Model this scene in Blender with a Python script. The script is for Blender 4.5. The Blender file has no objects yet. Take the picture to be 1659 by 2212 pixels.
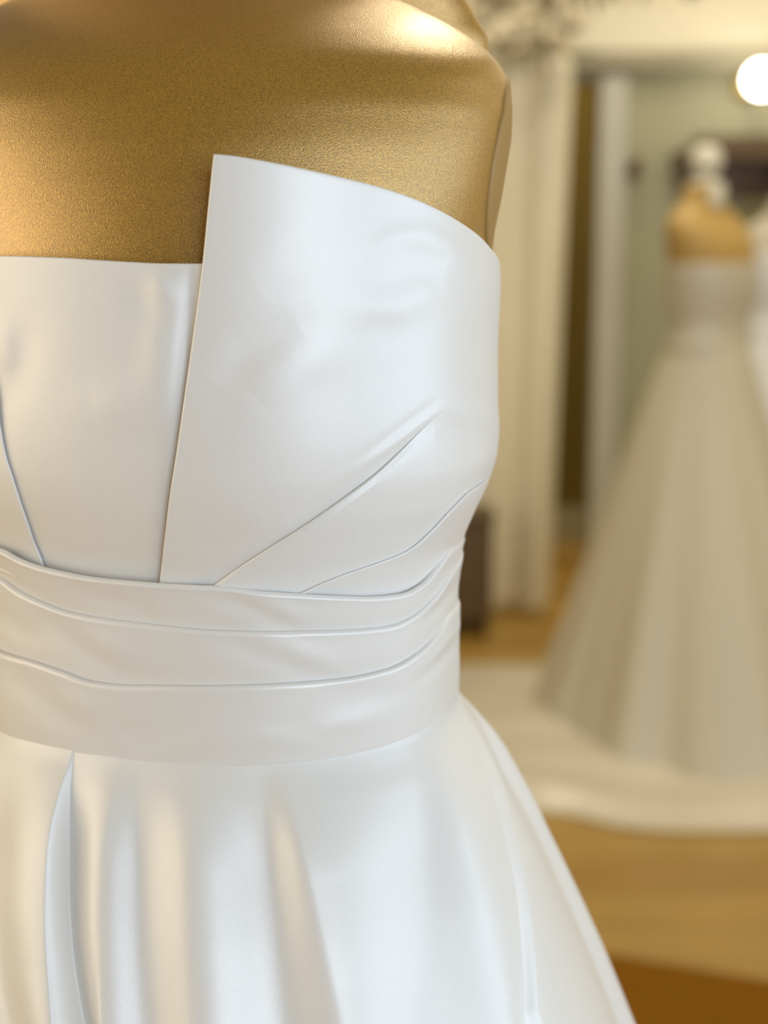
import bpy, bmesh, math, random
import numpy as np
from mathutils import Vector, Matrix
random.seed(7); np.random.seed(7)
SC = bpy.context.scene
COL = SC.collection
R = math.radians

# ------------------------------------------------------------------ camera
CAM_H, PITCH, LENS = 1.32, R(10.1), 50.0
FPX = LENS / 36.0 * 2212.0
cam_d = bpy.data.cameras.new('camera')
cam = bpy.data.objects.new('camera', cam_d)
COL.objects.link(cam)
cam.location = (0, 0, CAM_H)
cam.rotation_euler = (R(90) - PITCH, 0, 0)
cam_d.lens = LENS
cam_d.sensor_width = 36.0
cam_d.clip_start = 0.02
cam_d.dof.use_dof = True
cam_d.dof.focus_distance = 0.635
cam_d.dof.aperture_fstop = 4.3
SC.camera = cam

# ------------------------------------------------------------------ world, lamps, exposure
world = bpy.data.worlds.new('world')
SC.world = world
world.use_nodes = True
wb = world.node_tree.nodes['Background']
wb.inputs[0].default_value = (0.75, 0.85, 1.0, 1)
wb.inputs[1].default_value = 0.6

def area(name, loc, aim, sx, sy, power, col, spread=180):
    d = bpy.data.lights.new(name, 'AREA')
    d.shape = 'RECTANGLE'; d.size = sx; d.size_y = sy
    d.energy = power; d.color = col; d.spread = R(spread)
    o = bpy.data.objects.new(name, d); COL.objects.link(o)
    o.location = loc
    o.rotation_euler = (Vector(aim) - Vector(loc)).to_track_quat('-Z', 'Y').to_euler()
    return o

area('daylight_shop_window', (1.40, -2.64, 1.70), (1.40, 0, 1.70), 1.75, 2.05, 66, (0.73, 0.85, 1.0))
area('daylight_side_window', (2.44, -0.70, 1.42), (0, -0.70, 1.42), 2.9, 1.5, 38, (0.66, 0.82, 1.0))
area('warm_wall_light', (-2.30, 0.25, 1.65), (0, 0.25, 1.6), 2.0, 1.9, 31, (1.0, 0.85, 0.64))
area('ceiling_light_fitting_room', (1.0, 3.0, 4.1), (1.0, 3.0, 0), 1.0, 1.0, 48, (1.0, 0.90, 0.70))
area('ceiling_light_rear', (0.6, 4.3, 4.1), (0.6, 4.3, 0), 0.6, 0.6, 38, (1.0, 0.90, 0.70))
area('store_fill', (0.4, 6.0, 4.1), (0.4, 6.0, 0), 0.5, 0.5, 60, (1.0, 0.86, 0.60))  # added fill without a fixture, brightens the dark space behind the doorway

SC.view_settings.view_transform = 'Standard'
SC.view_settings.look = 'None'
SC.view_settings.exposure = 0.06
SC.view_settings.gamma = 1.0
SC.view_settings.use_curve_mapping = False
SC.cycles.max_bounces = 8
SC.cycles.sample_clamp_indirect = 8.0

# ------------------------------------------------------------------ materials
def nodes_of(m):
    m.use_nodes = True
    nt = m.node_tree
    return nt, nt.nodes['Principled BSDF'], nt.nodes

def mat(name, col, rough=0.6, metal=0.0, spec=0.5, var=0.0, vscale=4.0, bump=0.0, bscale=300.0, ior=1.5, sheen=0.0, stretch=(1, 1, 1)):
    m = bpy.data.materials.new(name)
    nt, b, N = nodes_of(m)
    b.inputs['Roughness'].default_value = rough
    b.inputs['Metallic'].default_value = metal
    b.inputs['Specular IOR Level'].default_value = spec
    b.inputs['IOR'].default_value = ior
    b.inputs['Sheen Weight'].default_value = sheen
    tc = N.new('ShaderNodeTexCoord'); mp = N.new('ShaderNodeMapping')
    mp.inputs['Scale'].default_value = stretch
    nt.links.new(tc.outputs['Object'], mp.inputs[0])
    no = N.new('ShaderNodeTexNoise'); no.inputs['Scale'].default_value = vscale; no.inputs['Detail'].default_value = 4
    nt.links.new(mp.outputs[0], no.inputs[0])
    rp = N.new('ShaderNodeValToRGB')
    c0 = [max(0, c * (1 - var)) for c in col]; c1 = [min(1, c * (1 + var)) for c in col]
    rp.color_ramp.elements[0].color = (*c0, 1); rp.color_ramp.elements[1].color = (*c1, 1)
    rp.color_ramp.elements[0].position = 0.3; rp.color_ramp.elements[1].position = 0.7
    nt.links.new(no.outputs[0], rp.inputs[0]); nt.links.new(rp.outputs[0], b.inputs['Base Color'])
    if bump:
        n2 = N.new('ShaderNodeTexNoise'); n2.inputs['Scale'].default_value = bscale; n2.inputs['Detail'].default_value = 3
        nt.links.new(mp.outputs[0], n2.inputs[0])
        bp = N.new('ShaderNodeBump'); bp.inputs['Strength'].default_value = bump; bp.inputs['Distance'].default_value = 0.001
        nt.links.new(n2.outputs[0], bp.inputs['Height']); nt.links.new(bp.outputs[0], b.inputs['Normal'])
    return m

M = {}
M['satin'] = mat('ivory_satin', (0.78, 0.758, 0.718), rough=0.36, metal=0.06, ior=1.62, var=0.012, vscale=900, bump=0.10, bscale=2600)
M['velvet'] = mat('gold_velvet', (0.42, 0.245, 0.026), rough=0.30, metal=0.5, ior=1.5, var=0.42, vscale=1500, bump=0.26, bscale=2000, sheen=0.05)
M['arm'] = mat('gold_armhole_cloth', (0.36, 0.22, 0.07), rough=0.6, metal=0.1, var=0.1, vscale=1500)
M['wood'] = mat('turned_beech', (0.62, 0.55, 0.42), rough=0.4, var=0.1, vscale=12)
M['steel'] = mat('brushed_steel', (0.55, 0.54, 0.52), rough=0.3, metal=1.0)
M['cream'] = mat('cream_wall_paint', (0.74, 0.68, 0.52), rough=0.8, var=0.02, vscale=3)
M['tan'] = mat('brown_wall_paint', (0.22, 0.15, 0.08), rough=0.8, var=0.03, vscale=3)
M['olive'] = mat('olive_grey_wall_paint', (0.34, 0.325, 0.21), rough=0.7, var=0.04, vscale=2)
M['dark_olive'] = mat('dark_olive_wall_paint', (0.20, 0.145, 0.03), rough=0.8, var=0.05, vscale=2)
M['white_paint'] = mat('off_white_gloss_paint', (0.50, 0.48, 0.40), rough=0.45, var=0.02)
M['taupe'] = mat('taupe_trim_paint', (0.36, 0.32, 0.22), rough=0.6, var=0.03)
M['curtain'] = mat('cream_curtain_cloth', (0.80, 0.73, 0.55), rough=0.75, var=0.04, vscale=30, bump=0.2, bscale=900)
M['oak'] = mat('oak_board', (0.36, 0.215, 0.045), rough=0.38, var=0.16, vscale=3.0, bump=0.15, bscale=60, stretch=(1.2, 14, 1))
M['oak_b'] = mat('oak_board_pale', (0.41, 0.255, 0.06), rough=0.38, var=0.14, vscale=3.0, bump=0.15, bscale=60, stretch=(1.2, 14, 1))
M['oak_c'] = mat('oak_board_tan', (0.32, 0.18, 0.035), rough=0.38, var=0.16, vscale=3.0, bump=0.15, bscale=60, stretch=(1.2, 14, 1))
M['sub'] = mat('dark_floor_joint', (0.10, 0.055, 0.015), rough=0.8)
M['floor_sheet'] = mat('amber_brown', (0.19, 0.075, 0.0), rough=0.95, spec=0.15, var=0.12, vscale=60, bump=0.6, bscale=500)
M['darkwood'] = mat('dark_walnut', (0.11, 0.060, 0.015), rough=0.45, var=0.2, vscale=8, stretch=(1, 8, 8))
M['brass'] = mat('old_brass', (0.55, 0.38, 0.10), rough=0.35, metal=0.9)
M['satin2'] = mat('champagne_satin', (0.58, 0.52, 0.405), rough=0.42, metal=0.05, var=0.02, vscale=400)
M['satin3'] = mat('cool_white_tulle', (0.70, 0.71, 0.70), rough=0.6, var=0.02, vscale=300)
M['gold2'] = mat('ochre_form_cloth', (0.42, 0.265, 0.07), rough=0.6, var=0.12, vscale=200)
M['cream_cloth'] = mat('cream_form_cloth', (0.48, 0.43, 0.33), rough=0.8, var=0.05, vscale=200)
M['cap'] = mat('painted_neck_block', (0.72, 0.68, 0.56), rough=0.45)
M['leaf'] = mat('dried_leaf', (0.30, 0.25, 0.13), rough=0.8, var=0.25, vscale=20)
M['petal'] = mat('dried_petal', (0.60, 0.52, 0.36), rough=0.8, var=0.2, vscale=20)
M['stem'] = mat('dried_stem', (0.32, 0.22, 0.06), rough=0.8, var=0.2, vscale=20)

def glow_mat(name, col, strength):
    m = bpy.data.materials.new(name); nt, b, N = nodes_of(m)
    b.inputs['Base Color'].default_value = (0.9, 0.88, 0.8, 1)
    b.inputs['Emission Color'].default_value = (*col, 1); b.inputs['Emission Strength'].default_value = strength
    return m
M['bulb'] = glow_mat('lit_opal_glass', (1.0, 0.94, 0.80), 14.0)

vb = M['velvet'].node_tree.nodes['Principled BSDF']
vb.inputs['Coat Weight'].default_value = 1.0
vb.inputs['Coat Roughness'].default_value = 0.30
vb.inputs['Coat IOR'].default_value = 1.7
vb.inputs['Coat Tint'].default_value = (1.0, 0.93, 0.80, 1)
vn = [l.from_socket for l in M['velvet'].node_tree.links if l.to_socket == vb.inputs['Normal']][0]
M['velvet'].node_tree.links.new(vn, vb.inputs['Coat Normal'])

# ------------------------------------------------------------------ object helpers
def obj(name, me, material=None, parent=None, smooth=True):
    if isinstance(me, bmesh.types.BMesh):
        bm = me; me = bpy.data.meshes.new(name); bm.to_mesh(me); bm.free()
    o = bpy.data.objects.new(name, me); COL.objects.link(o)
    if material and not me.materials: me.materials.append(material)
    if smooth and len(me.polygons): me.polygons.foreach_set('use_smooth', [True] * len(me.polygons))
    if parent is not None: o.parent = parent
    return o

def tag(o, label=None, cat=None, group=None, kind=None):
    for k, v in (('label', label), ('category', cat), ('group', group), ('kind', kind)):
        if v: o[k] = v
    return o

def thing(name, label, cat, group=None, loc=(0, 0, 0)):
    o = bpy.data.objects.new(name, None); COL.objects.link(o); o.location = loc
    o.empty_display_size = 0.05
    return tag(o, label, cat, group)

def bx(bm, c, s, rot=None, bev=0.0):
    mt = Matrix.Translation(c)
    if rot is not None: mt = mt @ rot
    r = bmesh.ops.create_cube(bm, size=1.0, matrix=mt @ Matrix.Diagonal((*s, 1)))
    if bev:
        es = list({e for v in r['verts'] for e in v.link_edges})
        bmesh.ops.bevel(bm, geom=es, offset=bev, segments=2, affect='EDGES')
    return bm

def box_obj(name, lo, hi, m, parent=None, bev=0.0, kind=None):
    bm = bmesh.new(); lo = Vector(lo); hi = Vector(hi)
    bx(bm, (lo + hi) / 2, hi - lo, bev=bev)
    o = obj(name, bm, m, parent, smooth=False)
    if kind: o['kind'] = kind
    return o

def lathe(prof, seg=32):
    bm = bmesh.new(); rings = []
    for r, z in prof:
        rings.append([bm.verts.new((r * math.cos(2 * math.pi * i / seg), r * math.sin(2 * math.pi * i / seg), z)) for i in range(seg)])
    for a, b in zip(rings, rings[1:]):
        for i in range(seg):
            bm.faces.new((a[i], a[(i + 1) % seg], b[(i + 1) % seg], b[i]))
    bm.faces.new(rings[0][::-1]); bm.faces.new(rings[-1])
    return bm

def tube(pts, r, seg=8):
    bm = bmesh.new(); rings = []
    for i, p in enumerate(pts):
        a = Vector(pts[max(0, i - 1)]); b = Vector(pts[min(len(pts) - 1, i + 1)])
        q = (b - a).normalized().to_track_quat('Z', 'Y')
        rr = r[i] if isinstance(r, (list, tuple)) else r
        rings.append([bm.verts.new(Vector(p) + q @ Vector((rr * math.cos(2 * math.pi * k / seg), rr * math.sin(2 * math.pi * k / seg), 0))) for k in range(seg)])
    for a, b in zip(rings, rings[1:]):
        for i in range(seg): bm.faces.new((a[i], a[(i + 1) % seg], b[(i + 1) % seg], b[i]))
    bm.faces.new(rings[0][::-1]); bm.faces.new(rings[-1])
    return bm

def grid_mesh(name, P, wrap=False, flip=False):
    """P: (rows, cols, 3) array -> quad mesh"""
    n, m = P.shape[:2]
    idx = np.arange(n * m).reshape(n, m)
    if wrap:
        nx = np.roll(idx, -1, 1)
        a, b, c, d = idx[:-1], nx[:-1], nx[1:], idx[1:]
    else:
        a, b, c, d = idx[:-1, :-1], idx[:-1, 1:], idx[1:, 1:], idx[1:, :-1]
    f = np.stack([a, b, c, d], -1).reshape(-1, 4)
    if flip: f = f[:, ::-1]
    me = bpy.data.meshes.new(name)
    me.vertices.add(n * m); me.vertices.foreach_set('co', P.reshape(-1).astype(np.float32))
    me.loops.add(f.size); me.loops.foreach_set('vertex_index', f.reshape(-1).astype(np.int32))
    me.polygons.add(len(f)); me.polygons.foreach_set('loop_start', np.arange(0, f.size, 4, dtype=np.int32))
    me.update(calc_edges=True); me.validate()
    return me

# ------------------------------------------------------------------ mapping between the photo and the place
def proj(p):
    v = p - np.array([0, 0, CAM_H])
    f = v[..., 1] * math.cos(PITCH) - v[..., 2] * math.sin(PITCH)
    u = v[..., 1] * math.sin(PITCH) + v[..., 2] * math.cos(PITCH)
    return np.stack([829.5 + FPX * v[..., 0] / f, 1106 - FPX * u / f], -1)

def at(px, py, Y):
    """point on the ray through a photo pixel at distance Y in front of the camera"""
    a = (px - 829.5) / FPX; b = (1106 - py) / FPX
    d = Vector((a, math.cos(PITCH) + b * math.sin(PITCH), -math.sin(PITCH) + b * math.cos(PITCH)))
    return Vector((0, 0, CAM_H)) + d * (Y / d.y)

def on_floor(px, py, z=0.0):
    a = (px - 829.5) / FPX; b = (1106 - py) / FPX
    d = Vector((a, math.cos(PITCH) + b * math.sin(PITCH), -math.sin(PITCH) + b * math.cos(PITCH)))
    return Vector((0, 0, CAM_H)) + d * ((z - CAM_H) / d.z)

def pchip(xs, ys):
    xs = np.asarray(xs, float); ys = np.asarray(ys, float)
    h = np.diff(xs); dl = np.diff(ys) / h
    d = np.zeros_like(ys); d[0] = dl[0]; d[-1] = dl[-1]
    for i in range(1, len(xs) - 1):
        if dl[i - 1] * dl[i] > 0:
            w1 = 2 * h[i] + h[i - 1]; w2 = h[i] + 2 * h[i - 1]
            d[i] = (w1 + w2) / (w1 / dl[i - 1] + w2 / dl[i])
    def f(x):
        x = np.clip(np.asarray(x, float), xs[0], xs[-1])
        i = np.clip(np.searchsorted(xs, x, side='right') - 1, 0, len(xs) - 2)
        t = (x - xs[i]) / h[i]
        return ((2 * t**3 - 3 * t**2 + 1) * ys[i] + (t**3 - 2 * t**2 + t) * h[i] * d[i]
                + (-2 * t**3 + 3 * t**2) * ys[i + 1] + (t**3 - t**2) * h[i] * d[i + 1])
    return f

def sstep(a, b, x):
    t = np.clip((np.asarray(x, float) - a) / (b - a), 0, 1)
    return t * t * (3 - 2 * t)

class Loft:
    """a body of elliptical rings; th = 0 at its front, + towards its left side"""
    def __init__(s, tab, cx, cy, phi, n=2.2):
        t = np.array(tab, float)
        s.a, s.bf, s.bb, s.oy = (pchip(t[:, 0], t[:, k]) for k in (1, 2, 3, 4))
        s.zr = (t[0, 0], t[-1, 0]); s.cx, s.cy, s.phi, s.n = cx, cy, phi, n
    ox = staticmethod(lambda z: 0.0)
    def S(s, th, z, off=0.0):
        th = np.asarray(th, float); z = np.asarray(z, float)
        sn, cs = np.sin(th), np.cos(th)
        e = 2 / s.n
        x = (s.a(z) + off) * np.sign(sn) * np.abs(sn)**e + s.ox(z)
        y = -(np.where(cs > 0, s.bf(z), s.bb(z)) + off) * np.sign(cs) * np.abs(cs)**e + s.oy(z)
        c, sn2 = math.cos(s.phi), math.sin(s.phi)
        return np.stack([s.cx + c * x + sn2 * y, s.cy - sn2 * x + c * y, z + 0 * x], -1)
    def N(s, th, z):
        h = 1e-3
        dt = s.S(th + h, z) - s.S(th - h, z); dz = s.S(th, z + h) - s.S(th, z - h)
        n = np.cross(dt, dz)
        return n / np.linalg.norm(n, axis=-1, keepdims=True)
    def hit(s, pts, off=0.0, thmax=108):
        """(th, z) of the surface points seen at photo pixels"""
        T, Z = np.meshgrid(np.radians(np.linspace(-thmax, thmax, 217)), np.linspace(*s.zr, 260), indexing='ij')
        Q = proj(s.S(T, Z, off)); V = np.array([0, 0, CAM_H]) - s.S(T, Z, off)
        front = (s.N(T, Z) * V).sum(-1) > -0.002
        out = []
        for p in pts:
            d = ((Q - np.array(p))**2).sum(-1) + np.where(front, 0, 1e9)
            i = np.unravel_index(d.argmin(), d.shape)
            q = np.array([T[i], Z[i]])
            for _ in range(8):
                f0 = proj(s.S(q[0], q[1], off)); r = np.array(p) - f0
                h = 1e-4
                J = np.stack([(proj(s.S(q[0] + h, q[1], off)) - f0) / h, (proj(s.S(q[0], q[1] + h, off)) - f0) / h], -1)
                if abs(np.linalg.det(J)) < 1e4: break
                st = np.linalg.solve(J, r); st = np.clip(st, [-0.05, -0.01], [0.05, 0.01]); q = q + st
            if abs(q[0] - T[i]) > 0.06 or abs(q[1] - Z[i]) > 0.02: q = np.array([T[i], Z[i]])
            out.append(q)
        return np.array(out)

def polyline(pts, per=None):
    """smooth curve through 2-D points, parameter 0..1 by length"""
    p = np.array(pts, float); sc = np.array([0.12, 1.0])
    L = np.concatenate([[0], np.cumsum(np.linalg.norm(np.diff(p, axis=0) * sc, axis=1))]); L /= L[-1]
    fx, fy = pchip(L, p[:, 0]), pchip(L, p[:, 1])
    f = lambda t: np.stack([fx(t), fy(t)], -1)
    f.L = L
    return f

def seg_dist(Q, poly):
    """distance of points Q (...,2) to a photo polyline, and place along it 0..1"""
    poly = np.array(poly, float); best = np.full(Q.shape[:-1], 1e9); along = np.zeros(Q.shape[:-1])
    ln = np.linalg.norm(np.diff(poly, axis=0), axis=1); cum = np.concatenate([[0], np.cumsum(ln)])
    for i in range(len(poly) - 1):
        a, b = poly[i], poly[i + 1]; ab = b - a
        t = np.clip(((Q - a) * ab).sum(-1) / (ab @ ab), 0, 1)
        d = np.linalg.norm(Q - (a + t[..., None] * ab), axis=-1)
        m = d < best; best = np.where(m, d, best); along = np.where(m, (cum[i] + t * ln[i]) / cum[-1], along)
    return best, along

def creases(Q, front, lst):
    """soft folds in cloth: (points, half width in px, height in mm)"""
    h = np.zeros(Q.shape[:-1])
    for poly, w, mm in lst:
        d, al = seg_dist(Q, poly)
        h += mm * 1e-3 * np.exp(-(d / w)**2) * (0.35 + 0.65 * np.sin(np.pi * np.clip(al, 0, 1))**0.7)
    return h * front

# ------------------------------------------------------------------ the room
X0, X1, Y0, Y1, ZC = -2.5, 2.5, -2.7, 6.6, 4.2
YW = 5.3                                                     # the wall with the fitting-room doorway
fl = box_obj('floor', (X0, Y0, -0.06), (X1, Y1, -0.012), M['sub'], kind='structure')
pm = {}
for key in ('oak', 'oak_b', 'oak_c'):
    bm = bmesh.new(); bx(bm, (0, 0, -0.006), (1.476, 0.1562, 0.012), bev=0.0015)
    me = bpy.data.meshes.new('plank'); bm.to_mesh(me); bm.free(); me.materials.append(M[key]); pm[key] = me
row = 0; y = Y0 + 0.08
while y < Y1 - 0.05:
    x = X0 + [-0.1, -0.6, -0.9, -0.35][row % 4] + 0.74
    while x - 0.74 < X1:
        if x - 0.74 >= X0 - 0.02 and x + 0.74 <= X1 + 0.02:
            o = bpy.data.objects.new('plank', pm[random.choice(('oak', 'oak', 'oak_b', 'oak_c'))]); COL.objects.link(o)
            o.location = (x, y, random.uniform(-0.0006, 0.0)); o.parent = fl
        else:
            lo = max(x - 0.738, X0); hi = min(x + 0.738, X1)
            if hi - lo > 0.03:
                o = bpy.data.objects.new('plank', pm[random.choice(('oak', 'oak_b'))]); COL.objects.link(o)
                o.location = ((lo + hi) / 2, y, 0); o.scale = ((hi - lo) / 1.476, 1, 1); o.parent = fl
        x += 1.48
    y += 0.158; row += 1
box_obj('ceiling', (X0, Y0, ZC), (X1, Y1, ZC + 0.1), M['taupe'], kind='structure')
box_obj('wall_left', (X0 - 0.1, Y0, 0), (X0, Y1, ZC), M['cream'], kind='structure')

def wall_with_openings(name, axis, c0, c1, u0, u1, holes, m):
    """wall slab between c0 and c1 on one axis, holes = (u lo, u hi, z lo, z hi)"""
    bm = bmesh.new()
    us = sorted({u0, u1, *[h[0] for h in holes], *[h[1] for h in holes]})
    for a, b in zip(us, us[1:]):
        zs = [(0, ZC)]
        for h in holes:
            if h[0] <= a and h[1] >= b: zs = [(0, h[2]), (h[3], ZC)]
        for za, zb in zs:
            if zb - za < 1e-4: continue
            lo = (a, c0, za) if axis == 'x' else (c0, a, za)
            hi = (b, c1, zb) if axis == 'x' else (c1, b, zb)
            lo, hi = Vector(lo), Vector(hi); bx(bm, (lo + hi) / 2, hi - lo)
    return tag(obj(name, bm, m, smooth=False), kind='structure')

wall_with_openings('wall_right', 'y', X1, X1 + 0.1, Y0, Y1, [(-2.20, 0.80, 0.65, 2.2)], M['cream'])
wall_with_openings('wall_front', 'x', Y0 - 0.1, Y0, X0, X1, [(0.5, 2.3, 0.65, 2.75)], M['tan'])

def window_frame(name, axis, c, u0, u1, z0, z1):
    bm = bmesh.new(); t = 0.05
    def bar(ua, ub, za, zb):
        lo = Vector((ua, c - 0.03, za) if axis == 'x' else (c - 0.03, ua, za)); hi = Vector((ub, c + 0.03, zb) if axis == 'x' else (c + 0.03, ub, zb))
        bx(bm, (lo + hi) / 2, hi - lo)
    bar(u0, u0 + t, z0, z1); bar(u1 - t, u1, z0, z1); bar(u0, u1, z0, z0 + t); bar(u0, u1, z1 - t, z1)
    return tag(obj(name, bm, M['white_paint'], smooth=False), kind='structure')
window_frame('window_1', 'x', Y0 - 0.05, 0.5, 2.3, 0.65, 2.75)
window_frame('window_2', 'y', X1 + 0.05, -2.20, 0.80, 0.65, 2.2)

box_obj('wall_back', (X0, Y1, 0), (X1, Y1 + 0.1, ZC), M['dark_olive'], kind='structure')
box_obj('baseboard_back', (X0, Y1 - 0.02, 0), (X1, Y1, 0.165), M['white_paint'], bev=0.004, kind='structure')
# partition wall with a doorway closed on its left by the curtain
dx0, dx1 = 0.20, at(1288, 600, YW).x
dz = at(1260, 178, YW).z
rail0, rail1 = at(1400, 152, YW).z, at(1400, 106, YW).z
bm = bmesh.new()
def slab(lo, hi): bx(bm, (Vector(lo) + Vector(hi)) / 2, Vector(hi) - Vector(lo))
slab((X0, YW, 0), (dx0, YW + 0.1, rail0)); slab((dx1, YW, 0), (X1, YW + 0.1, rail0)); slab((dx0, YW, dz), (dx1, YW + 0.1, rail0))
tag(obj('wall_partition', bm, M['olive'], smooth=False), kind='structure')
box_obj('wall_partition_upper', (X0, YW, rail0), (X1, YW + 0.1, ZC), M['cream'], kind='structure')
box_obj('trim_1', (dx0, YW - 0.045, rail0), (X1, YW, rail1 - 0.01), M['taupe'], bev=0.006, kind='structure')
box_obj('trim_2', (dx1 - 0.005, YW - 0.03, 0), (at(1342, 600, YW).x, YW, dz + 0.02), M['white_paint'], bev=0.004, kind='structure')
box_obj('baseboard_partition', (at(1342, 600, YW).x, YW - 0.02, 0), (X1, YW, 0.14), M['white_paint'], bev=0.004, kind='structure')

# curtain on its pole
t = thing('curtain', 'tall cream cloth curtain hanging in soft folds beside the doorway', 'curtain')
cx0, cx1 = at(960, 700, YW - 0.14).x, at(1226, 700, YW - 0.14).x
ztop, zbot = at(1150, 118, YW - 0.14).z, at(1120, 1325, YW - 0.14).z
nu, nv = 120, 40
U, V = np.meshgrid(np.linspace(0, 1, nu), np.linspace(0, 1, nv))
Zc = ztop + (zbot - ztop) * V
Xc = cx0 + (cx1 - cx0) * U * (1 - 0.10 * V * U)
Yc = YW - 0.14 + 0.045 * np.sin(2 * np.pi * (U * 2.15 - 0.05)) * (0.6 + 0.4 * V) + 0.006 * np.sin(2 * np.pi * U * 6.3 + 2 * V)
me = grid_mesh('curtain_cloth', np.stack([Xc, Yc, Zc], -1))
o = obj('curtain_cloth', me, M['curtain'], t)
sm = o.modifiers.new('s', 'SOLIDIFY'); sm.thickness = 0.004
o = obj('curtain_pole', tube([(cx0 - 0.35, YW - 0.14, ztop + 0.012), (cx1 + 0.08, YW - 0.14, ztop + 0.012)], 0.012, 12), M['taupe'], t)
for k in range(8):
    bmr = bmesh.new(); x = cx0 + (cx1 - cx0) * (k + 0.5) / 8
    ring = [(x, YW - 0.14 + 0.019 * math.cos(a), ztop + 0.006 + 0.019 * math.sin(a)) for a in np.linspace(0, 2 * math.pi, 17)]
    bmr.free(); obj('curtain_ring', tube(ring, 0.003, 6), M['brass'], t)

# dark low cabinet in front of the curtain, half behind the near gown
t = thing('low_cabinet', 'dark brown low wooden cabinet before the cream curtain, beside the near gown waist', 'cabinet')
YC = YW - 0.42
ka, kb = at(880, 1112, YC), at(1072, 1112, YC)
box_obj('body', (ka.x + 0.01, YC, 0.06), (kb.x - 0.01, YC + 0.20, kb.z - 0.02), M['darkwood'], t, bev=0.004)
box_obj('top', (ka.x, YC - 0.015, kb.z - 0.02), (kb.x, YC + 0.21, kb.z), M['darkwood'], t, bev=0.004)
for sx in (ka.x + 0.04, kb.x - 0.04):
    for sy in (YC + 0.03, YC + 0.17):
        obj('leg', tube([(sx, sy, 0.0), (sx, sy, 0.07)], 0.016, 10), M['darkwood'], t)
dw = (kb.x - ka.x - 0.04) / 2
for k in range(2):
    xa = ka.x + 0.02 + k * dw
    d_ = box_obj('door', (xa + 0.004, YC - 0.012, 0.075), (xa + dw - 0.004, YC, kb.z - 0.035), M['darkwood'], t, bev=0.003)
    bmk = bmesh.new(); bmesh.ops.create_uvsphere(bmk, u_segments=12, v_segments=8, radius=0.009)
    obj('knob', bmk, M['brass'], d_).location = (xa + (dw - 0.03 if k == 0 else 0.03), YC - 0.018, kb.z * 0.55)

# dark wall shelf behind the second form, a hook, a globe lamp
YS = YW - 0.09
t = thing('wall_shelf', 'dark walnut wall shelf on the olive wall behind the second dress form', 'shelf')
a, b = at(1462, 330, YS), at(1720, 425, YS)
box_obj('shelf_board', (a.x, YW - 0.20, a.z - 0.03), (b.x, YW, a.z + 0.005), M['darkwood'], t, bev=0.003)
box_obj('back_panel', (at(1500, 300, YW).x, YW - 0.03, b.z), (b.x, YW, at(1590, 295, YW).z), M['darkwood'], t, bev=0.003)
for px in (1475, 1690):
    q = at(px, 350, YS); box_obj('bracket', (q.x - 0.012, YW - 0.15, a.z - 0.12), (q.x + 0.012, YW, a.z - 0.03), M['darkwood'], t, bev=0.002)
t = thing('coat_hook', 'small brown wooden wall hook left of the dark shelf', 'hook')
q = at(1368, 368, YW)
obj('peg', tube([(q.x, YW, q.z), (q.x, YW - 0.05, q.z + 0.004), (q.x, YW - 0.085, q.z + 0.03)], [0.014, 0.012, 0.016], 12), M['darkwood'], t)
obj('back_plate', lathe([(0.030, 0), (0.030, 0.008), (0.022, 0.013)], 20), M['darkwood'], t).matrix_local = Matrix.Translation((q.x, YW, q.z)) @ Matrix.Rotation(R(90), 4, 'X')
t = thing('wall_lamp', 'lit round opal globe lamp on the wall at upper right', 'lamp')
YL = YW - 0.20; q = at(1646, 172, YL)
bm = bmesh.new(); bmesh.ops.create_uvsphere(bm, u_segments=32, v_segments=16, radius=0.055); bmesh.ops.translate(bm, verts=bm.verts, vec=q)
obj('globe', bm, M['bulb'], t)
obj('lamp_arm', tube([(q.x, YW, q.z), (q.x, YW - 0.06, q.z), (q.x, YL + 0.050, q.z)], 0.008, 10), M['brass'], t)
obj('wall_plate', lathe([(0.05, 0), (0.05, 0.01), (0.035, 0.02)], 24), M['brass'], t).matrix_local = Matrix.Translation((q.x, YW, q.z)) @ Matrix.Rotation(R(90), 4, 'X')
obj('globe_holder', lathe([(0.012, 0.0), (0.026, 0.006), (0.028, 0.02), (0.02, 0.03)], 20), M['brass'], t).matrix_local = Matrix.Translation((q.x, YL + 0.076, q.z)) @ Matrix.Rotation(R(90), 4, 'X')

# flat amber brown sheet over the front of the floor
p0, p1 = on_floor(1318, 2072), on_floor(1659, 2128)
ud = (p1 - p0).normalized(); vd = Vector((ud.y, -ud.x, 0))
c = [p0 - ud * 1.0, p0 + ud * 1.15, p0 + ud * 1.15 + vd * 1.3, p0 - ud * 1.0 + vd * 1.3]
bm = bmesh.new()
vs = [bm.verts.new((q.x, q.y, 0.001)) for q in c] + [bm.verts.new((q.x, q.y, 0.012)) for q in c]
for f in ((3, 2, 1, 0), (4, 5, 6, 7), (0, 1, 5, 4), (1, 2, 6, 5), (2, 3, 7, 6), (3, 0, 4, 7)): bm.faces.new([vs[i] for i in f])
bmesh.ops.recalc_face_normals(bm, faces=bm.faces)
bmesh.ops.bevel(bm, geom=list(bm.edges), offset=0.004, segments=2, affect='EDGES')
tag(obj('floor_sheet', bm, M['floor_sheet'], smooth=False), 'flat amber brown sheet on the oak floor below the gowns', 'floor_sheet')

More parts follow.
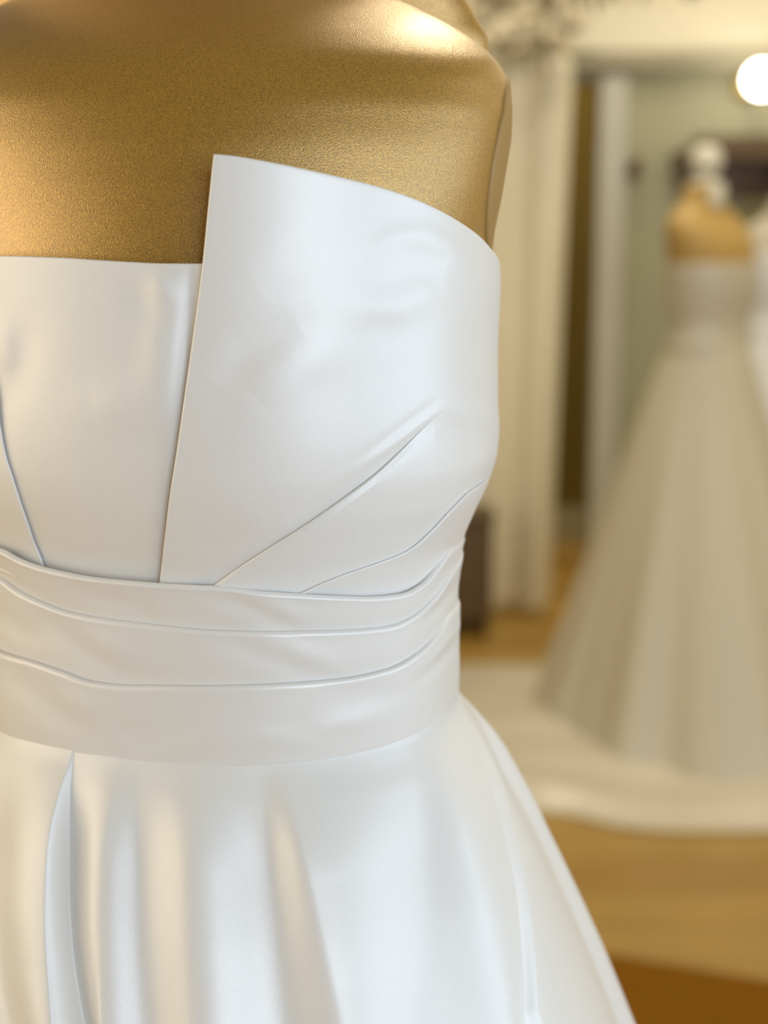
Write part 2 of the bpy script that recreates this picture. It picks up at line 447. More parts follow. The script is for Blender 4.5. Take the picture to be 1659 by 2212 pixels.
# ------------------------------------------------------------------ the near gown
PHI, CX, CY = R(18), -0.085, 0.735
aD = [(1.05, .1295, .1015), (1.09, .1293, .1010), (1.105, .1287, .1005), (1.12, .1280, .1000), (1.135, .1275, .0998), (1.15, .1272, .0998), (1.165, .1276, .1005), (1.18, .1296, .1030), (1.195, .1350, .1075), (1.21, .1412, .1118),
      (1.225, .1447, .1145), (1.24, .1454, .1160), (1.255, .1452, .1168), (1.27, .1450, .1171), (1.285, .1451, .1172), (1.30, .1455, .1171), (1.315, .1455, .1168), (1.33, .1447, .1162), (1.345, .1440, .1154), (1.36, .1436, .1146), (1.40, .1432, .1120)]
D = Loft([(z, a - .004, b, a * .70 - .004, 0) for z, a, b in aD], CX, CY, PHI)
LAP, E0 = 0.0035, 0.0

gown = thing('wedding_gown', 'ivory satin strapless gown with fan lapel and pleated sash on near form', 'wedding dress', loc=(CX, CY, 0))
inv = Matrix.Translation((-CX, -CY, 0))
def part(name, me, m=None, parent=gown):
    o = obj(name, me, m or M['satin'], parent)
    if parent is gown: o.matrix_local = inv
    return o

# -- sash lines and neckline as heights over the angle
def zline(px, off, thl, zl, thr, zr):
    h = D.hit(px, off); h = h[np.argsort(h[:, 0])]
    keep = [h[0]]
    for q in h[1:]:
        if q[0] - keep[-1][0] > 0.02: keep.append(q)
    h = np.array(keep)
    pts = [(-math.pi, zl)] + [(R(thl), zl)] + [tuple(q) for q in h] + [(R(thr), zr), (math.pi, zl)]
    pts = np.array(pts); return pchip(pts[:, 0], pts[:, 1])
SO = 0.0055
L0 = zline([(0, 1176), (40, 1198), (80, 1214), (140, 1229), (200, 1240), (345, 1253), (470, 1260), (560, 1270), (650, 1277), (740, 1283), (810, 1285), (870, 1279), (915, 1258), (950, 1224), (985, 1185)], SO, -110, 1.182, 112, 1.180)
L1 = zline([(0, 1243), (40, 1272), (90, 1297), (150, 1319), (250, 1337), (350, 1349), (470, 1360), (560, 1362), (660, 1361), (760, 1358), (840, 1350), (890, 1330), (940, 1290), (985, 1232)], SO, -110, 1.168, 112, 1.174)
L2 = zline([(0, 1405), (60, 1424), (130, 1447), (200, 1471), (250, 1478), (350, 1480), (500, 1480), (620, 1475), (740, 1465), (840, 1443), (900, 1412), (950, 1370), (990, 1320)], SO, -110, 1.143, 112, 1.145)
L3 = zline([(0, 1600), (80, 1620), (160, 1635), (300, 1648), (450, 1653), (600, 1648), (720, 1634), (820, 1612), (900, 1582), (960, 1540), (995, 1505)], 0.003, -110, 1.098, 112, 1.100)
NK = zline([(0, 556), (130, 560), (270, 569), (360, 573), (440, 573)], 0.0, -60, 1.318, 60, 1.312)

TH = np.concatenate([np.radians(np.linspace(-180, -92, 40)), np.radians(np.linspace(-90, 115, 330)), np.radians(np.linspace(118, 180, 30))])

def rows_to_mesh(name, rows):
    return grid_mesh(name, np.stack(rows, 0))

def displaced(th, z, off, lst=None):
    P = D.S(th, z); n = D.N(th, z)
    if lst:
        Q = proj(P); fr = ((n * (np.array([0, 0, CAM_H]) - P)).sum(-1) > -0.05) * 1.0
        off = off + creases(Q, fr, lst)
    return P + n * np.asarray(off)[..., None]

# -- inner bodice with hemmed neckline
base_cr = [([(418, 575), (402, 800), (380, 1000), (352, 1260)], 20, -2.4), ([(352, 590), (345, 760), (330, 900)], 38, 1.5),
           ([(285, 640), (350, 700)], 26, -0.8), ([(200, 880), (330, 860)], 60, 1.2), ([(60, 700), (30, 820), (0, 880)], 40, -1.2), ([(0, 700), (22, 800)], 24, 1.4),
           ([(330, 600), (372, 640)], 20, 0.8)]
rows = []
zlow = 1.10
for v in np.linspace(0, 1, 90):
    z = zlow + (NK(TH) - zlow) * v
    rows.append(displaced(TH, z, 0 * TH - 0.001 * (v < 0.3) , base_cr))
r = 0.0008
zt = NK(TH); nt_ = D.N(TH, zt); top = displaced(TH, zt, 0 * TH, base_cr); up = np.array([0, 0, 1.0])
for a in np.radians(np.linspace(30, 180, 6)):
    rows.append(top - nt_ * r + nt_ * r * math.cos(a) + up * r * math.sin(a))
rows.append(top - nt_ * 2 * r - up * 0.012)
part('bodice', rows_to_mesh('bodice', rows))

# -- hem round the border rows of a sheet
def hem(P, n, o, r, inner, k=7):
    out = []
    for a in np.radians(np.linspace(180 / k, 180, k)):
        out.append(P - n * r + n * r * math.cos(a) + o * r * math.sin(a))
    out.append(P - n * 2 * r - o * inner)
    return out

def unit(v): return v / np.maximum(np.linalg.norm(v, axis=-1, keepdims=True), 1e-12)

# -- fan lapel with two deep pleats
LAPK = 0.62
lap_cr = [([(790, 545), (850, 512), (905, 508), (960, 535), (1010, 590)], 26, 1.5), ([(860, 575), (950, 590)], 40, -1.5),
          ([(760, 665), (850, 660), (930, 620)], 38, 2.0), ([(480, 830), (540, 755), (640, 700)], 45, -1.6), ([(560, 860), (640, 790), (760, 740)], 55, 1.3),
          ([(560, 620), (700, 545), (780, 520)], 50, -1.0), ([(420, 1050), (560, 1100), (620, 1080)], 60, 0.9), ([(430, 1190), (560, 1110)], 45, -0.5),
          ([(770, 990), (850, 930), (930, 868)], 13, -0.9), ([(800, 995), (880, 930), (945, 880)], 14, 0.7),
          ([(640, 1120), (760, 1040), (860, 965), (930, 905)], 16, -1.5),
          ([(985, 880), (1050, 920), (1068, 985)], 26, 1.6), ([(930, 930), (1020, 935)], 34, -1.5), ([(1000, 1000), (1050, 990)], 24, 1.0),
          ([(1010, 600), (1060, 640)], 30, 0.8), ([(980, 740), (1040, 760)], 40, -0.8)]
def hitc(px, extra_lo=(), extra_hi=()):
    h = D.hit(px, LAP); return np.concatenate([np.array(list(extra_lo)).reshape(-1, 2), h, np.array([(R(a), z) for a, z in extra_hi]).reshape(-1, 2)])
C0 = polyline(hitc([(344, 1285), (348, 1253), (360, 1150), (372, 1060), (388, 960), (404, 850), (420, 740), (434, 640), (446, 540), (456, 440), (464, 362), (467, 338)]))
zback = 1.268
c1px = [(430, 1285), (468, 1258), (530, 1213), (600, 1168), (680, 1118), (760, 1063), (820, 1018), (870, 972), (910, 932), (948, 897), (1000, 855), (1050, 812)]
C1 = polyline(hitc(c1px, (), [(112, 1.262), (140, 1.266), (180, zback)]))
c2px = [(610, 1292), (650, 1277), (700, 1254), (760, 1230), (820, 1208), (880, 1182), (930, 1140), (975, 1092), (1015, 1054), (1050, 1030), (1064, 1015)]
C2 = polyline(hitc(c2px, (), [(112, 1.206), (140, 1.208), (180, 1.21)]))
c3px = [(640, 1296), (720, 1302), (800, 1306), (880, 1300), (940, 1262), (985, 1205)]
C3 = polyline(hitc(c3px, (), [(115, 1.17), (140, 1.17), (180, 1.17)]))
T = polyline(hitc([(467, 338), (500, 341), (580, 354), (660, 370), (740, 388), (820, 408), (890, 431), (950, 458), (1000, 487), (1040, 517), (1066, 546), (1083, 580)], (), [(112, 1.297), (140, 1.28), (180, zback)]))
tt = np.concatenate([np.linspace(0, .66, 210), np.linspace(.67, 1, 40)])
f1 = C1.L[len(c1px) - 3]; f2 = C2.L[len(c2px) - 1]          # where each pleat dies out
fade1 = 1 - sstep(f1 - 0.16, f1 + 0.02, tt); fade2 = 1 - sstep(f2 - 0.07, f2 + 0.005, tt)

nA = 190
sA = np.linspace(0, 1, nA)
Sg, Tg = np.meshgrid(sA, tt, indexing='ij')
# spread the top edge so that its samples follow the left edge's spacing
Ts = lambda s: T(s)
B0, B1, Tp = C0(np.zeros(1))[0], C1(np.zeros(1))[0], T(np.zeros(1))[0]
c0, c1 = C0(tt)[None], C1(tt)[None]
bot = (B0[None] * (1 - sA[:, None]) + B1[None] * sA[:, None])[:, None]
topc = T(sA)[:, None]
P00, P10, P01, P11 = B0, B1, C0(np.ones(1))[0], C1(np.ones(1))[0]
bil = ((1 - Sg)[..., None] * (1 - Tg)[..., None] * P00 + Sg[..., None] * (1 - Tg)[..., None] * P10 + (1 - Sg)[..., None] * Tg[..., None] * P01 + Sg[..., None] * Tg[..., None] * P11)
A = (1 - Sg)[..., None] * c0 + Sg[..., None] * c1 + (1 - Tg)[..., None] * bot + Tg[..., None] * topc - bil
w0, r0 = 0.005, 0.0010

def frame_on(Cv):
    p = D.S(Cv[:, 0], Cv[:, 1]); n = D.N(Cv[:, 0], Cv[:, 1])
    tg = unit(np.gradient(p, axis=0)); g = unit(np.cross(tg, n))
    return p, n, g                                            # g points to the right-hand / lower side
def crz(pts):
    n = 0
    return pts
lap_cr = [(p, w, k * LAPK) for p, w, k in lap_cr]
def cloth(AZ, off):
    return displaced(AZ[..., 0], AZ[..., 1], off, lap_cr)

c1v, c2v, c3v = C1(tt), C2(tt), C3(tt)
pA = D.S(c1v[:, 0], c1v[:, 1])
dist = np.linalg.norm(D.S(A[..., 0], A[..., 1]) - pA[None], axis=-1)
offA = LAP + 0 * Sg - 0.0014 * np.exp(-(dist / 0.010)**2) * fade1[None]
colsA = list(cloth(A, offA))
cols = []
# hem on the left edge
n0 = D.N(A[0, :, 0], A[0, :, 1]); o0 = unit(colsA[0] - colsA[1]); o0 = unit(o0 - (o0 * n0).sum(-1, keepdims=True) * n0)
cols += hem(colsA[0], n0, o0, 0.0009, 0.010)[::-1]
cols += colsA
def pleat(Cv, fade, last, cr_off, rr):
    """S-shaped fold: the cloth runs under the next panel, turns back and rolls over a soft edge"""
    p, n, g = frame_on(Cv); out = []
    f = fade[:, None]
    P = last
    out.append(P + g * w0 * 0.5 * f - n * 0.0002 * f); out.append(P + g * w0 * f - n * 0.0002 * f)
    e = rr * f
    out.append(P + g * w0 * 0.9 * f + n * 0.0002 * f); out.append(P + g * w0 * 0.4 * f + n * 0.0002 * f)
    for a in np.radians(np.linspace(-90, 60, 8)):
        out.append(P + g * (e - e * math.cos(a)) + n * (e + e * math.sin(a)))
    return out
cols += pleat(c1v, fade1, colsA[-1], None, 0.0012)
def panel(Ca, Cb, n, lead, fade, offb):
    s = np.linspace(0.0, 1, n + 1)[1:] ** 1.25
    AZ = (1 - s)[:, None, None] * Ca[None] + s[:, None, None] * Cb[None]
    off = LAP + lead * fade[None] * (1 - s[:, None])**1.5 + offb * s[:, None]
    P = cloth(AZ, off)
    wid = np.linalg.norm(D.S(Cb[:, 0], Cb[:, 1]) - D.S(Ca[:, 0], Ca[:, 1]), axis=-1)
    ok = (s[:, None] * wid[None] > 0.0016)[..., None]
    return P, AZ, ok
PB, AB, ok = panel(c1v, c2v, 80, 0.0025, fade1, 0.0)
pl = cols[-1]; pn, gg = frame_on(c1v)[1:]
for j in range(len(PB)):
    cols.append(np.where(ok[j], PB[j], cols[-1] + 0.00002 * gg))
cols += pleat(c2v, fade2, cols[-1], None, 0.0008)
PC, AC, ok = panel(c2v, c3v, 60, 0.0016, fade2, -0.001)
pn, gg = frame_on(c2v)[1:]
for j in range(len(PC)):
    cols.append(np.where(ok[j], PC[j], cols[-1] + 0.00002 * gg))
G = np.stack(cols, 1)                                         # (t, column, 3)
# hem on the top edge, along t = 1 : only the columns of panel A reach it
kA = 8 + nA
Pt = G[-1]; d1 = G[-1] - G[-2]
nn = np.zeros_like(Pt)
AZt = A[:, -1]
nn_full = D.N(AZt[:, 0], AZt[:, 1])
nn[8:kA] = nn_full; nn[:8] = nn_full[0]; nn[kA:] = nn_full[-1]
ot = np.zeros_like(Pt); ot[:] = np.array([0, 0, 1.0])
ot = unit(ot - (ot * nn).sum(-1, keepdims=True) * nn)
rim = hem(Pt, nn, ot, 0.0009, 0.010)
Gall = np.concatenate([G, np.stack(rim, 0)], 0)
part('fan_lapel', grid_mesh('fan_lapel', Gall))

# -- the other lapel, mostly out of frame on the left
lh = D.hit([(84, 1232), (80, 1212), (58, 1160), (36, 1095), (16, 1030), (0, 978)], LAP)
sl = (lh[-1] - lh[-3]) / np.linalg.norm(lh[-1] - lh[-3])
zz = np.array([1.26, 1.28, 1.298, 1.312]); th_l = lh[-1, 0] + (zz - lh[-1, 1]) * (sl[0] / sl[1]) * np.array([0.95, 0.95, 0.95, 0.95])
CL = polyline(np.concatenate([lh, np.stack([th_l, zz], -1)]))
TL = polyline([CL(np.ones(1))[0], (R(-78), 1.308), (R(-105), 1.30), (R(-140), 1.28), (R(-180), zback)])
tl = np.linspace(0, 1, 120); sl_ = np.linspace(0, 1, 90)
Sg, Tg = np.meshgrid(sl_, tl, indexing='ij')
CR = np.stack([np.full_like(tl, -math.pi), 1.17 + (zback - 1.17) * tl], -1)
b0, b1 = CL(np.zeros(1))[0], CR[0]
botl = (b0[None] * (1 - sl_[:, None]) + b1[None] * sl_[:, None]); botl[:, 1] = np.minimum(botl[:, 1], 1.172)
bil = (1 - Sg)[..., None] * (1 - Tg)[..., None] * b0 + Sg[..., None] * (1 - Tg)[..., None] * b1 + (1 - Sg)[..., None] * Tg[..., None] * CL(np.ones(1))[0] + Sg[..., None] * Tg[..., None] * CR[-1]
AL = (1 - Sg)[..., None] * CL(tl)[None] + Sg[..., None] * CR[None] + (1 - Tg)[..., None] * botl[:, None] + Tg[..., None] * TL(sl_)[:, None] - bil
PL = list(displaced(AL[..., 0], AL[..., 1], 0.0018 + 0 * Sg))
n0 = D.N(AL[0, :, 0], AL[0, :, 1]); o0 = unit(PL[0] - PL[1])
colsL = hem(PL[0], n0, o0, 0.0006, 0.010)[::-1] + PL
GL = np.stack(colsL, 1); nl = np.concatenate([np.repeat(D.N(AL[:1, -1, 0], AL[:1, -1, 1]), 8, 0), D.N(AL[:, -1, 0], AL[:, -1, 1])])
GL = np.concatenate([GL, np.stack(hem(GL[-1], nl, np.tile(np.array([0, 0, 1.0]), (len(nl), 1)), 0.0009, 0.01), 0)], 0)
part('side_lapel', grid_mesh('side_lapel', GL, flip=True))

# -- sash of three overlapping pleats
sash_cr = [([(190, 1268), (300, 1300), (350, 1335)], 26, -0.8), ([(470, 1275), (560, 1305), (640, 1350)], 24, -1.0), ([(540, 1280), (640, 1325)], 22, 0.9),
           ([(120, 1330), (200, 1400), (330, 1465)], 30, -1.1), ([(230, 1370), (300, 1430)], 30, 0.8), ([(480, 1375), (600, 1410), (700, 1455)], 28, -0.9),
           ([(560, 1385), (720, 1430)], 26, 0.8), ([(60, 1450), (140, 1530), (240, 1590)], 34, -0.9), ([(170, 1500), (260, 1590)], 30, 0.7), ([(400, 1600), (560, 1585), (700, 1600)], 24, 0.7),
           ([(190, 1540), (330, 1590), (420, 1570)], 26, -0.6), ([(700, 1500), (800, 1490), (880, 1500)], 30, -0.6), ([(680, 1570), (800, 1545)], 24, 0.8),
           ([(880, 1470), (960, 1400), (1000, 1350)], 16, -1.2), ([(900, 1440), (985, 1350)], 14, 1.0), ([(900, 1340), (975, 1265)], 14, -0.9), ([(920, 1300), (1000, 1180)], 10, 0.8),
           ([(0, 1300), (60, 1350), (120, 1380)], 30, -0.8)]
sash = bpy.data.objects.new('sash', None); COL.objects.link(sash); sash.parent = gown; sash.matrix_local = inv
def band(La, Lb, e_top, e_bot, under, last=False):
    za, zb = La(TH), Lb(TH) - under
    flat = 1 - 0.6 * sstep(R(55), R(95), np.abs(TH))
    rows = []; r = 0.0019
    n = D.N(TH, za); P0 = displaced(TH, za, e_top * flat, sash_cr)
    up = np.array([0, 0, 1.0]); rows.append(P0 - n * 2 * r - up * 0.012)
    for a in np.radians(np.linspace(180, 20, 8)):
        rows.append(P0 - n * r + n * r * math.cos(a) - up * r * (1 - math.sin(a)))
    for v in np.linspace(0.0, 1, 46)[1:]:
        v = v ** 1.15
        z = za - r - (za - r - zb) * v
        off = e_top + (e_bot - e_top) * v ** 0.8 + 0.0008 * np.sin(np.pi * v)
        rows.append(displaced(TH, z, off * flat, sash_cr))
    if last:
        P1 = rows[-1]; n1 = D.N(TH, zb); r2 = 0.0007
        for a in np.radians(np.linspace(30, 180, 6)):
            rows.append(P1 - n1 * r2 + n1 * r2 * math.cos(a) - up * r2 * math.sin(a))
        rows.append(P1 - n1 * 2.2 * r2 + up * 0.006)
    o = obj('pleat', grid_mesh('pleat', np.stack(rows[::-1], 0)), M['satin'], sash)
    return o
band(L0, L1, 0.0082, 0.0042, 0.006)
band(L1, L2, 0.0084, 0.0042, 0.006)
band(L2, L3, 0.0084, 0.0036, 0.0, last=True)

# -- skirt
aK = [(0.0, .620), (0.30, .470), (0.60, .345), (0.80, .2640), (.84, .2490), (.88, .2335), (.92, .2178), (.96, .2005), (1.0, .1820), (1.02, .1724), (1.04, .1616), (1.06, .1503), (1.075, .1405), (1.085, .1330), (1.093, .1285), (1.10, .1265), (1.14, .1255)]
K = Loft([(z, a - .003, a * .85 - .006, a * .85 - .006, 0) for z, a in aK], CX, CY, PHI)
kn = [  # photo x at row 1720, x at row 2120, height in mm, cusp
    (-60, -70, -2.5), (128, 108, 3.4), (139, 146, -2.2), (236, 222, 1.6), (300, 310, -1.3), (420, 432, 2.0), (560, 600, -1.7),
    (632, 722, 2.6), (905, 930, -1.4), (985, 1085, 1.5), (1084, 1164, 0.9), (1089, 1169, -0.5), (1116, 1206, 0.6), (1121, 1211, -0.5)]
tp = K.hit([(k[0], 1720) for k in kn])[:, 0]; bt = K.hit([(k[1], 2120) for k in kn])[:, 0]
ztp = K.hit([(500, 1720)])[0, 1]; zbt = K.hit([(500, 2120)])[0, 1]
hk = [k[2] for k in kn]
ext_th, ext_h = [], []
th = max(tp[-1], bt[-1]); s = -1
while th < R(300) - 0.25:
    th += random.uniform(0.14, 0.22); ext_th.append(th); ext_h.append(s * random.uniform(1.5, 3)); s = -s
ext_th = [t_ for t_ in ext_th if t_ < 2 * math.pi + min(tp[0], bt[0]) - 0.12]; ext_h = ext_h[:len(ext_th)]
allh = np.array(hk + ext_h + [hk[0]])
cols_per = 26
def skirt_row(z, spread=1.0):
    q = np.clip((ztp - z) / (ztp - zbt), -0.5, 1.5)
    kth = np.concatenate([tp + (bt - tp) * q, ext_th, [tp[0] + (bt[0] - tp[0]) * q + 2 * math.pi]])
    amp = 2.2 * sstep(1.094, 1.045, z) * (1 + 4.0 * np.clip(1.0 - z, 0, 1)) * 1e-3
    ths, offs = [], []
    for i in range(len(kth) - 1):
        u = np.linspace(0, 1, cols_per, endpoint=False)
        ths.append(kth[i] + (kth[i + 1] - kth[i]) * u)
        offs.append(allh[i] + (allh[i + 1] - allh[i]) * (0.5 - 0.5 * np.cos(np.pi * u)))
    ths = np.concatenate(ths); offs = np.concatenate(offs) * amp
    P = K.S(ths, np.full_like(ths, z)); n = K.N(ths, np.full_like(ths, z))
    return P + n * offs[:, None]
zrow = np.concatenate([np.linspace(1.115, 0.93, 110), np.linspace(0.92, 0.012, 50)])
part('skirt', grid_mesh('skirt', np.stack([skirt_row(z) for z in zrow][::-1], 0), wrap=True))

# ------------------------------------------------------------------ the near dress form
form = thing('dress_form', 'gold velvet dress form torso wearing the near ivory gown', 'dress form', loc=(CX, CY, 0))
def fpart(name, me, m): o = obj(name, me, m, form); o.matrix_local = inv; return o
PHF = R(10)
aG = [(1.00, .106, .088, .08, 0), (1.04, .112, .092, .082, 0), (1.09, .112, .092, .079, 0), (1.15, .111, .091, .077, 0), (1.18, .113, .093, .079, 0), (1.21, .125, .102, .085, 0), (1.24, .130, .106, .088, 0),
      (1.28, .1305, .106, .088, 0), (1.30, .1325, .106, .089, 0), (1.31, .1355, .106, .090, 0), (1.32, .1380, .1052, .091, 0), (1.33, .1386, .1042, .091, 0), (1.34, .1405, .1030, .091, 0), (1.35, .1425, .1016, .090, 0), (1.36, .1443, .1000, .089, .0005),
      (1.37, .1458, .0982, .088, .001), (1.38, .1468, .0960, .086, .002), (1.39, .1471, .0932, .083, .003), (1.40, .1464, .0895, .079, .005), (1.41, .1435, .0840, .074, .007), (1.42, .135, .0760, .068, .010),
      (1.43, .121, .0650, .061, .013), (1.44, .103, .0520, .053, .016), (1.45, .085, .040, .045, .020), (1.46, .066, .030, .038, .024), (1.467, .045, .022, .028, .026)]
OX = lambda z: 0.014 * sstep(1.33, 1.40, z)
aG = [(z, a + float(OX(z)), *q) for z, a, *q in aG]
GF = Loft(aG, CX, CY, PHF, 2.15); GF.ox = lambda z: -OX(z)
thf = np.radians(np.linspace(-180, 180, 220, endpoint=False))
zf = np.concatenate([np.linspace(1.0, 1.28, 50), np.linspace(1.285, 1.467, 110)])
rows = [GF.S(thf, np.full_like(thf, z)) for z in zf]
cb = rows[0].mean(0); ct = rows[-1].mean(0)
rows = [np.repeat(cb[None], len(thf), 0)] + rows + [np.repeat(ct[None], len(thf), 0)]
fpart('torso', grid_mesh('torso', np.stack(rows, 0), wrap=True), M['velvet'])
# neck rising behind the shoulder line
aN = [(1.375, .075, .020, .036, .045), (1.39, .100, .024, .042, .048), (1.405, .122, .028, .046, .050), (1.418, .1305, .031, .047, .050), (1.43, .1318, .033, .047, .050), (1.44, .1265, .035, .047, .049), (1.45, .1205, .038, .048, .047), (1.46, .113, .042, .050, .045), (1.48, .094, .048, .052, .038), (1.50, .076, .052, .054, .033), (1.53, .060, .053, .054, .027), (1.58, .054, .051, .052, .022)]
aN = [(z, a + 0.014, *q) for z, a, *q in aN]
GN = Loft(aN, CX, CY, PHF, 2.05); GN.ox = lambda z: -0.014
zn = np.linspace(1.375, 1.58, 60)
rows = [GN.S(thf, np.full_like(thf, z)) for z in zn]; rows = rows + [np.repeat(rows[-1].mean(0)[None], len(thf), 0)]
fpart('neck', grid_mesh('neck', np.stack(rows, 0), wrap=True), M['velvet'])
nc = rows[-1][0]
fpart('neck_cap', lathe([(0.045, 0), (0.052, 0.004), (0.052, 0.014), (0.03, 0.022), (0.012, 0.03), (0.018, 0.045), (0.020, 0.055), (0.012, 0.068), (0.003, 0.072)], 32), M['wood']).matrix_local = inv @ Matrix.Translation((nc[0], nc[1], 1.578))
# oval armhole discs, set into the sides
for sd in (1, -1):
    aa = np.linspace(0, 2 * math.pi, 64, endpoint=False); rows = []
    for rr, off in ((1.0, -0.003), (1.0, 0.0004), (0.985, 0.0012), (0.95, 0.0016), (0.7, 0.0018), (0.4, 0.0018), (0.02, 0.0018)):
        tq = sd * (R(99) + R(21) * rr * np.cos(aa)); zq = 1.364 + 0.046 * rr * np.sin(aa)
        rows.append(GF.S(tq, zq) + GF.N(tq, zq) * off)
    fpart('armhole_disc', grid_mesh('armhole_disc', np.stack(rows, 0), wrap=True, flip=sd > 0), M['arm'])
fpart('pole', tube([(CX, CY, 0.03), (CX, CY, 1.02)], 0.016, 16), M['steel'])
fpart('base', lathe([(0.20, 0.0), (0.20, 0.012), (0.185, 0.022), (0.05, 0.030), (0.025, 0.05)], 48), M['wood']).matrix_local = Matrix.Identity(4)

# ------------------------------------------------------------------ gowns in the background
def small_form(name, label, x, y, phi, sc, mcloth, cap=True):
    f = thing(name, label, 'dress form', loc=(x, y, 0))
    L = Loft([(1.0, .112, .09, .085, 0), (1.10, .118, .09, .085, 0), (1.21, .13, .104, .09, 0), (1.27, .140, .110, .09, 0), (1.33, .146, .104, .09, .002), (1.38, .150, .09, .085, .01), (1.41, .146, .074, .075, .017), (1.435, .126, .058, .06, .024),
              (1.455, .096, .05, .052, .028), (1.48, .068, .05, .052, .028), (1.52, .056, .05, .052, .024)], 0, 0, phi, 2.15)
    t_ = np.radians(np.linspace(-180, 180, 72, endpoint=False)); zs = np.linspace(1.0, 1.52, 60)
    rows = [L.S(t_, np.full_like(t_, z)) for z in zs]
    rows = [np.repeat(rows[0].mean(0)[None], 72, 0)] + rows + [np.repeat(rows[-1].mean(0)[None], 72, 0)]
    obj('torso', grid_mesh('torso', np.stack(rows, 0), wrap=True), mcloth, f)
    c = rows[-1][0]
    o = obj('neck_cap', lathe([(0.05, -0.065), (0.054, -0.06), (0.053, 0.0), (0.040, 0.008), (0.020, 0.014), (0.018, 0.022), (0.036, 0.034), (0.045, 0.055), (0.042, 0.080), (0.028, 0.100), (0.004, 0.106)], 28), M['cap'], f); o.location = (c[0], c[1], 1.52)
    obj('pole', tube([(0, 0, 0.03), (0, 0, 1.02)], 0.016, 12), M['steel'], f)
    obj('base', lathe([(0.19, 0.0), (0.19, 0.012), (0.05, 0.028), (0.022, 0.05)], 32), M['wood'], f)
    return f

def small_gown(label, x, y, phi, mt, seed, neck=1.30, reach=None, hemz=0.02, wid=0.60, nf=11):
    rs = np.random.RandomState(seed)
    g = thing('wedding_gown', label, 'wedding dress', loc=(x, y, 0))
    L = Loft([(1.06, .128, .105, .098, 0), (1.10, .124, .100, .094, 0), (1.14, .122, .099, .090, 0), (1.20, .132, .107, .094, 0), (1.25, .140, .114, .096, 0), (neck + .02, .148, .116, .098, 0)], 0, 0, phi, 2.15)
    t_ = np.radians(np.linspace(-180, 180, 120, endpoint=False))
    rows = [L.S(t_, np.full_like(t_, z)) for z in np.linspace(1.085, neck, 30)]
    rows += [L.S(t_, np.full_like(t_, neck + .002), -.003), L.S(t_, np.full_like(t_, neck - .01), -.005)]
    obj('bodice', grid_mesh('bodice', np.stack(rows, 0), wrap=True), mt, g)
    rows = []
    for z in (1.055, 1.06, 1.08, 1.105, 1.11): rows.append(L.S(t_, np.full_like(t_, z), 0.004 if 1.058 < z < 1.108 else .001))
    obj('waistband', grid_mesh('waistband', np.stack(rows, 0), wrap=True), mt, g)
    t2 = np.radians(np.linspace(-180, 180, 360, endpoint=False)); dirs = np.arctan2(np.sin(t2), np.cos(t2))
    ph = rs.uniform(0, 6.28, 3)
    rows = []
    for v in np.linspace(0, 1, 70):
        z = 1.075 + (hemz - 1.075) * v
        rad = .126 + (wid - .126) * v ** 0.92
        fold = 0.075 * v ** 0.8 * (np.sin(nf * t2 + ph[0] + .5 * np.sin(3 * t2)) * .55 + .30 * np.sin((nf + 6) * t2 + ph[1]))
        ex = reach(t2, v) if reach else 0
        rr = rad * (1 + fold) + ex
        flat = np.where(np.cos(t2) > -2, 1, 1)
        xl, yl = rr * np.sin(t2), -rr * (0.86 + .14 * v) * np.cos(t2)
        cph, sph = math.cos(phi), math.sin(phi)
        rows.append(np.stack([cph * xl + sph * yl, -sph * xl + cph * yl, np.full_like(t2, z) + 0.006 * np.sin(9 * t2) * sstep(.96, 1, v)], -1))
    obj('skirt', grid_mesh('skirt', np.stack(rows[::-1], 0), wrap=True), mt, g)
    return g

GX, GY = at(1528, 700, 3.98).x, 3.98
# hem reaches out to the left in a long train
def reach2(t, v):
    d = np.exp(-((t - R(-35)) / 0.75)**2)
    return 0.15 * d * v**1.3
g2 = small_gown('champagne satin gown with long floor train on the second form', GX, GY, R(-42), M['satin2'], 3, neck=1.305, reach=reach2, wid=0.45)
small_form('dress_form', 'ochre dress form with white ball neck cap wearing the champagne gown', GX, GY, R(-42), 1, M['gold2'])
# train: loose cloth spread on the floor, a part of that gown
o_px = [(960, 1452), (1010, 1437), (1100, 1436), (1190, 1438), (1300, 1470), (1450, 1520), (1659, 1560), (1760, 1600), (1800, 1700), (1780, 1790), (1659, 1800), (1500, 1800), (1350, 1790), (1240, 1765), (1150, 1755), (1060, 1735), (970, 1700), (920, 1600), (925, 1510)]
outl = np.array([tuple(on_floor(*p))[:2] for p in o_px])
cen = outl.mean(0)
ang = np.linspace(0, 1, len(outl) + 1); full = np.concatenate([outl, outl[:1]])
fx, fy = pchip(ang, full[:, 0]), pchip(ang, full[:, 1])
ua = np.linspace(0, 1, 200, endpoint=False); rows = []
for v in np.linspace(1, 0.02, 40):
    px_, py_ = cen[0] + (fx(ua) - cen[0]) * v, cen[1] + (fy(ua) - cen[1]) * v
    h = 0.004 + 0.05 * sstep(1.0, 0.75, v) * (0.55 + 0.45 * np.sin(9 * px_ + 4 * py_ + 1.0) * np.sin(5 * py_ + 1.3)) + 0.006 * np.sin(26 * py_ + 6 * px_) * sstep(1.0, 0.85, v)
    rows.append(np.stack([px_ - GX, py_ - GY, np.maximum(h, 0.004)], -1))
o = obj('train', grid_mesh('train', np.stack(rows, 0), wrap=True), M['satin2'], g2)
o['label'] = 'pale train spread on the floor'

HX, HY = at(1695, 700, 4.86).x, 4.86
small_gown('cool white gown cut by the right edge of the view', HX, HY, R(10), M['satin3'], 9, neck=1.335, wid=0.40)
small_form('dress_form', 'cream cloth dress form at the right edge wearing the cool white gown', HX, HY, R(10), 1, M['cream_cloth'])

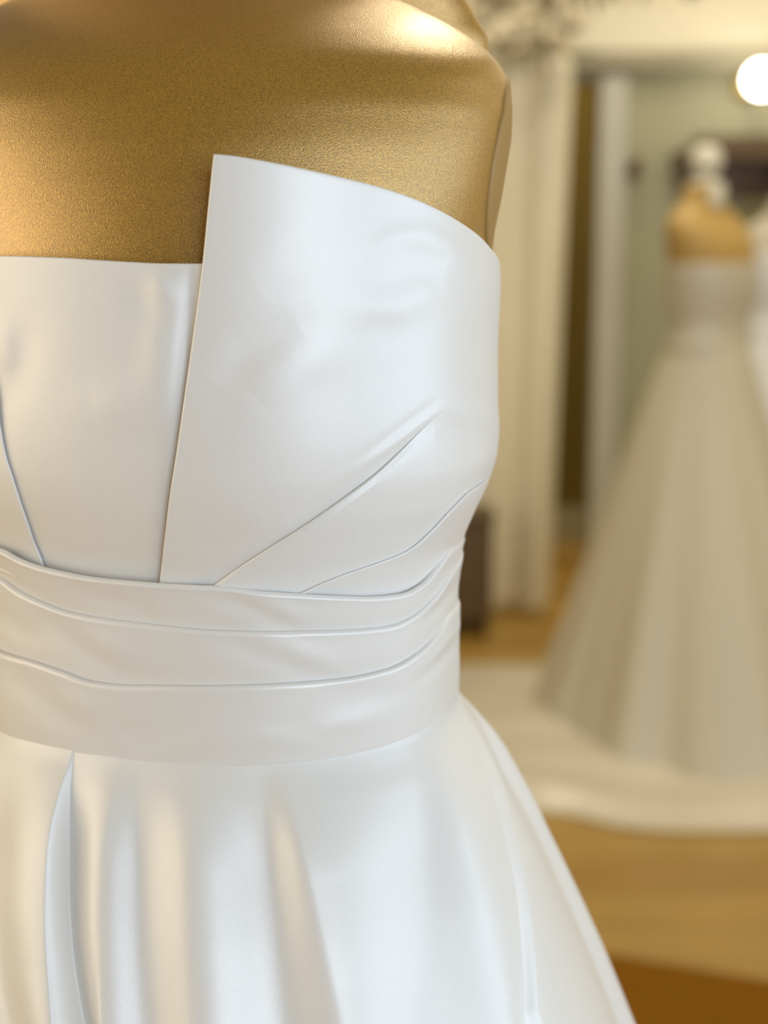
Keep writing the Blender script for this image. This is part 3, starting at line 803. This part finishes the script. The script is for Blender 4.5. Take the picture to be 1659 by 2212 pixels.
# ------------------------------------------------------------------ dried flower garland above
t = thing('dried_garland', 'hanging garland of dried leaves and pale flowers at the top', 'garland')
YG = 5.03
gp = [at(px, py, YG) for px, py in ((960, -40), (1060, -10), (1150, 0), (1260, -28), (1400, -40), (1560, -36), (1720, -60))]
gp = [Vector((gp[0].x - 0.05, YW, gp[0].z))] + gp + [Vector((gp[-1].x + 0.05, YW, gp[-1].z))]
obj('stem', tube([tuple(p) for p in gp], 0.010, 8), M['stem'], t)
def leaf_mesh(L, w, m, curl):
    bm = bmesh.new(); prev = None
    for i in range(6):
        u = i / 5; ww = w * math.sin(math.pi * (0.08 + 0.9 * u)) ; zc = -L * u; yc = curl * u * u
        l = bm.verts.new((-ww, yc + ww * 0.3, zc)); c_ = bm.verts.new((0, yc, zc)); r_ = bm.verts.new((ww, yc + ww * 0.3, zc))
        if prev: bm.faces.new((prev[0], prev[1], c_, l)); bm.faces.new((prev[1], prev[2], r_, c_))
        prev = (l, c_, r_)
    me = bpy.data.meshes.new('leaf'); bm.to_mesh(me); bm.free(); me.materials.append(m)
    return me
leafs = [leaf_mesh(0.103, 0.019, M['leaf'], 0.02), leaf_mesh(0.08, 0.024, M['leaf'], -0.015)]
pets = [leaf_mesh(0.073, 0.027, M['petal'], 0.03), leaf_mesh(0.06, 0.031, M['petal'], -0.02)]
spots = [(px, py, 'leaf') for px, py in ((1180, -30), (1195, -22), (1252, -38), (1275, -30), (1325, -40), (1335, -44), (1400, -60), (1480, -48), (1505, -46), (1515, -52), (1600, -70))]
for k in range(90):
    u = random.random(); spots.append((1000 + 235 * u, random.uniform(-40, 135 - 60 * abs(u - .45)), random.choice(('petal', 'petal', 'petal', 'leaf'))))
for px, py, k in spots:
    o = bpy.data.objects.new('leaf' if k == 'leaf' else 'petal', random.choice(leafs if k == 'leaf' else pets)); COL.objects.link(o); o.parent = t
    p = at(px, py, YG + random.uniform(-0.06, 0.02)); o.location = p
    o.rotation_euler = (random.uniform(-.5, .5), random.uniform(-.6, .6), random.uniform(-2, 2)) if k == 'leaf' else (random.uniform(-1.2, 1.2), random.uniform(-1.2, 1.2), random.uniform(-3, 3))
for k in range(9):
    u = (k + .5) / 9; a_ = at(1000 + 235 * u, -30, YG); b_ = at(1010 + 225 * u + random.uniform(-20, 20), 100 - 80 * abs(u - .45), YG)
    obj('stem', tube([tuple(a_), tuple((a_ + b_) / 2 + Vector((0.01, 0.02, 0))), tuple(b_)], 0.003, 5), M['stem'], t)
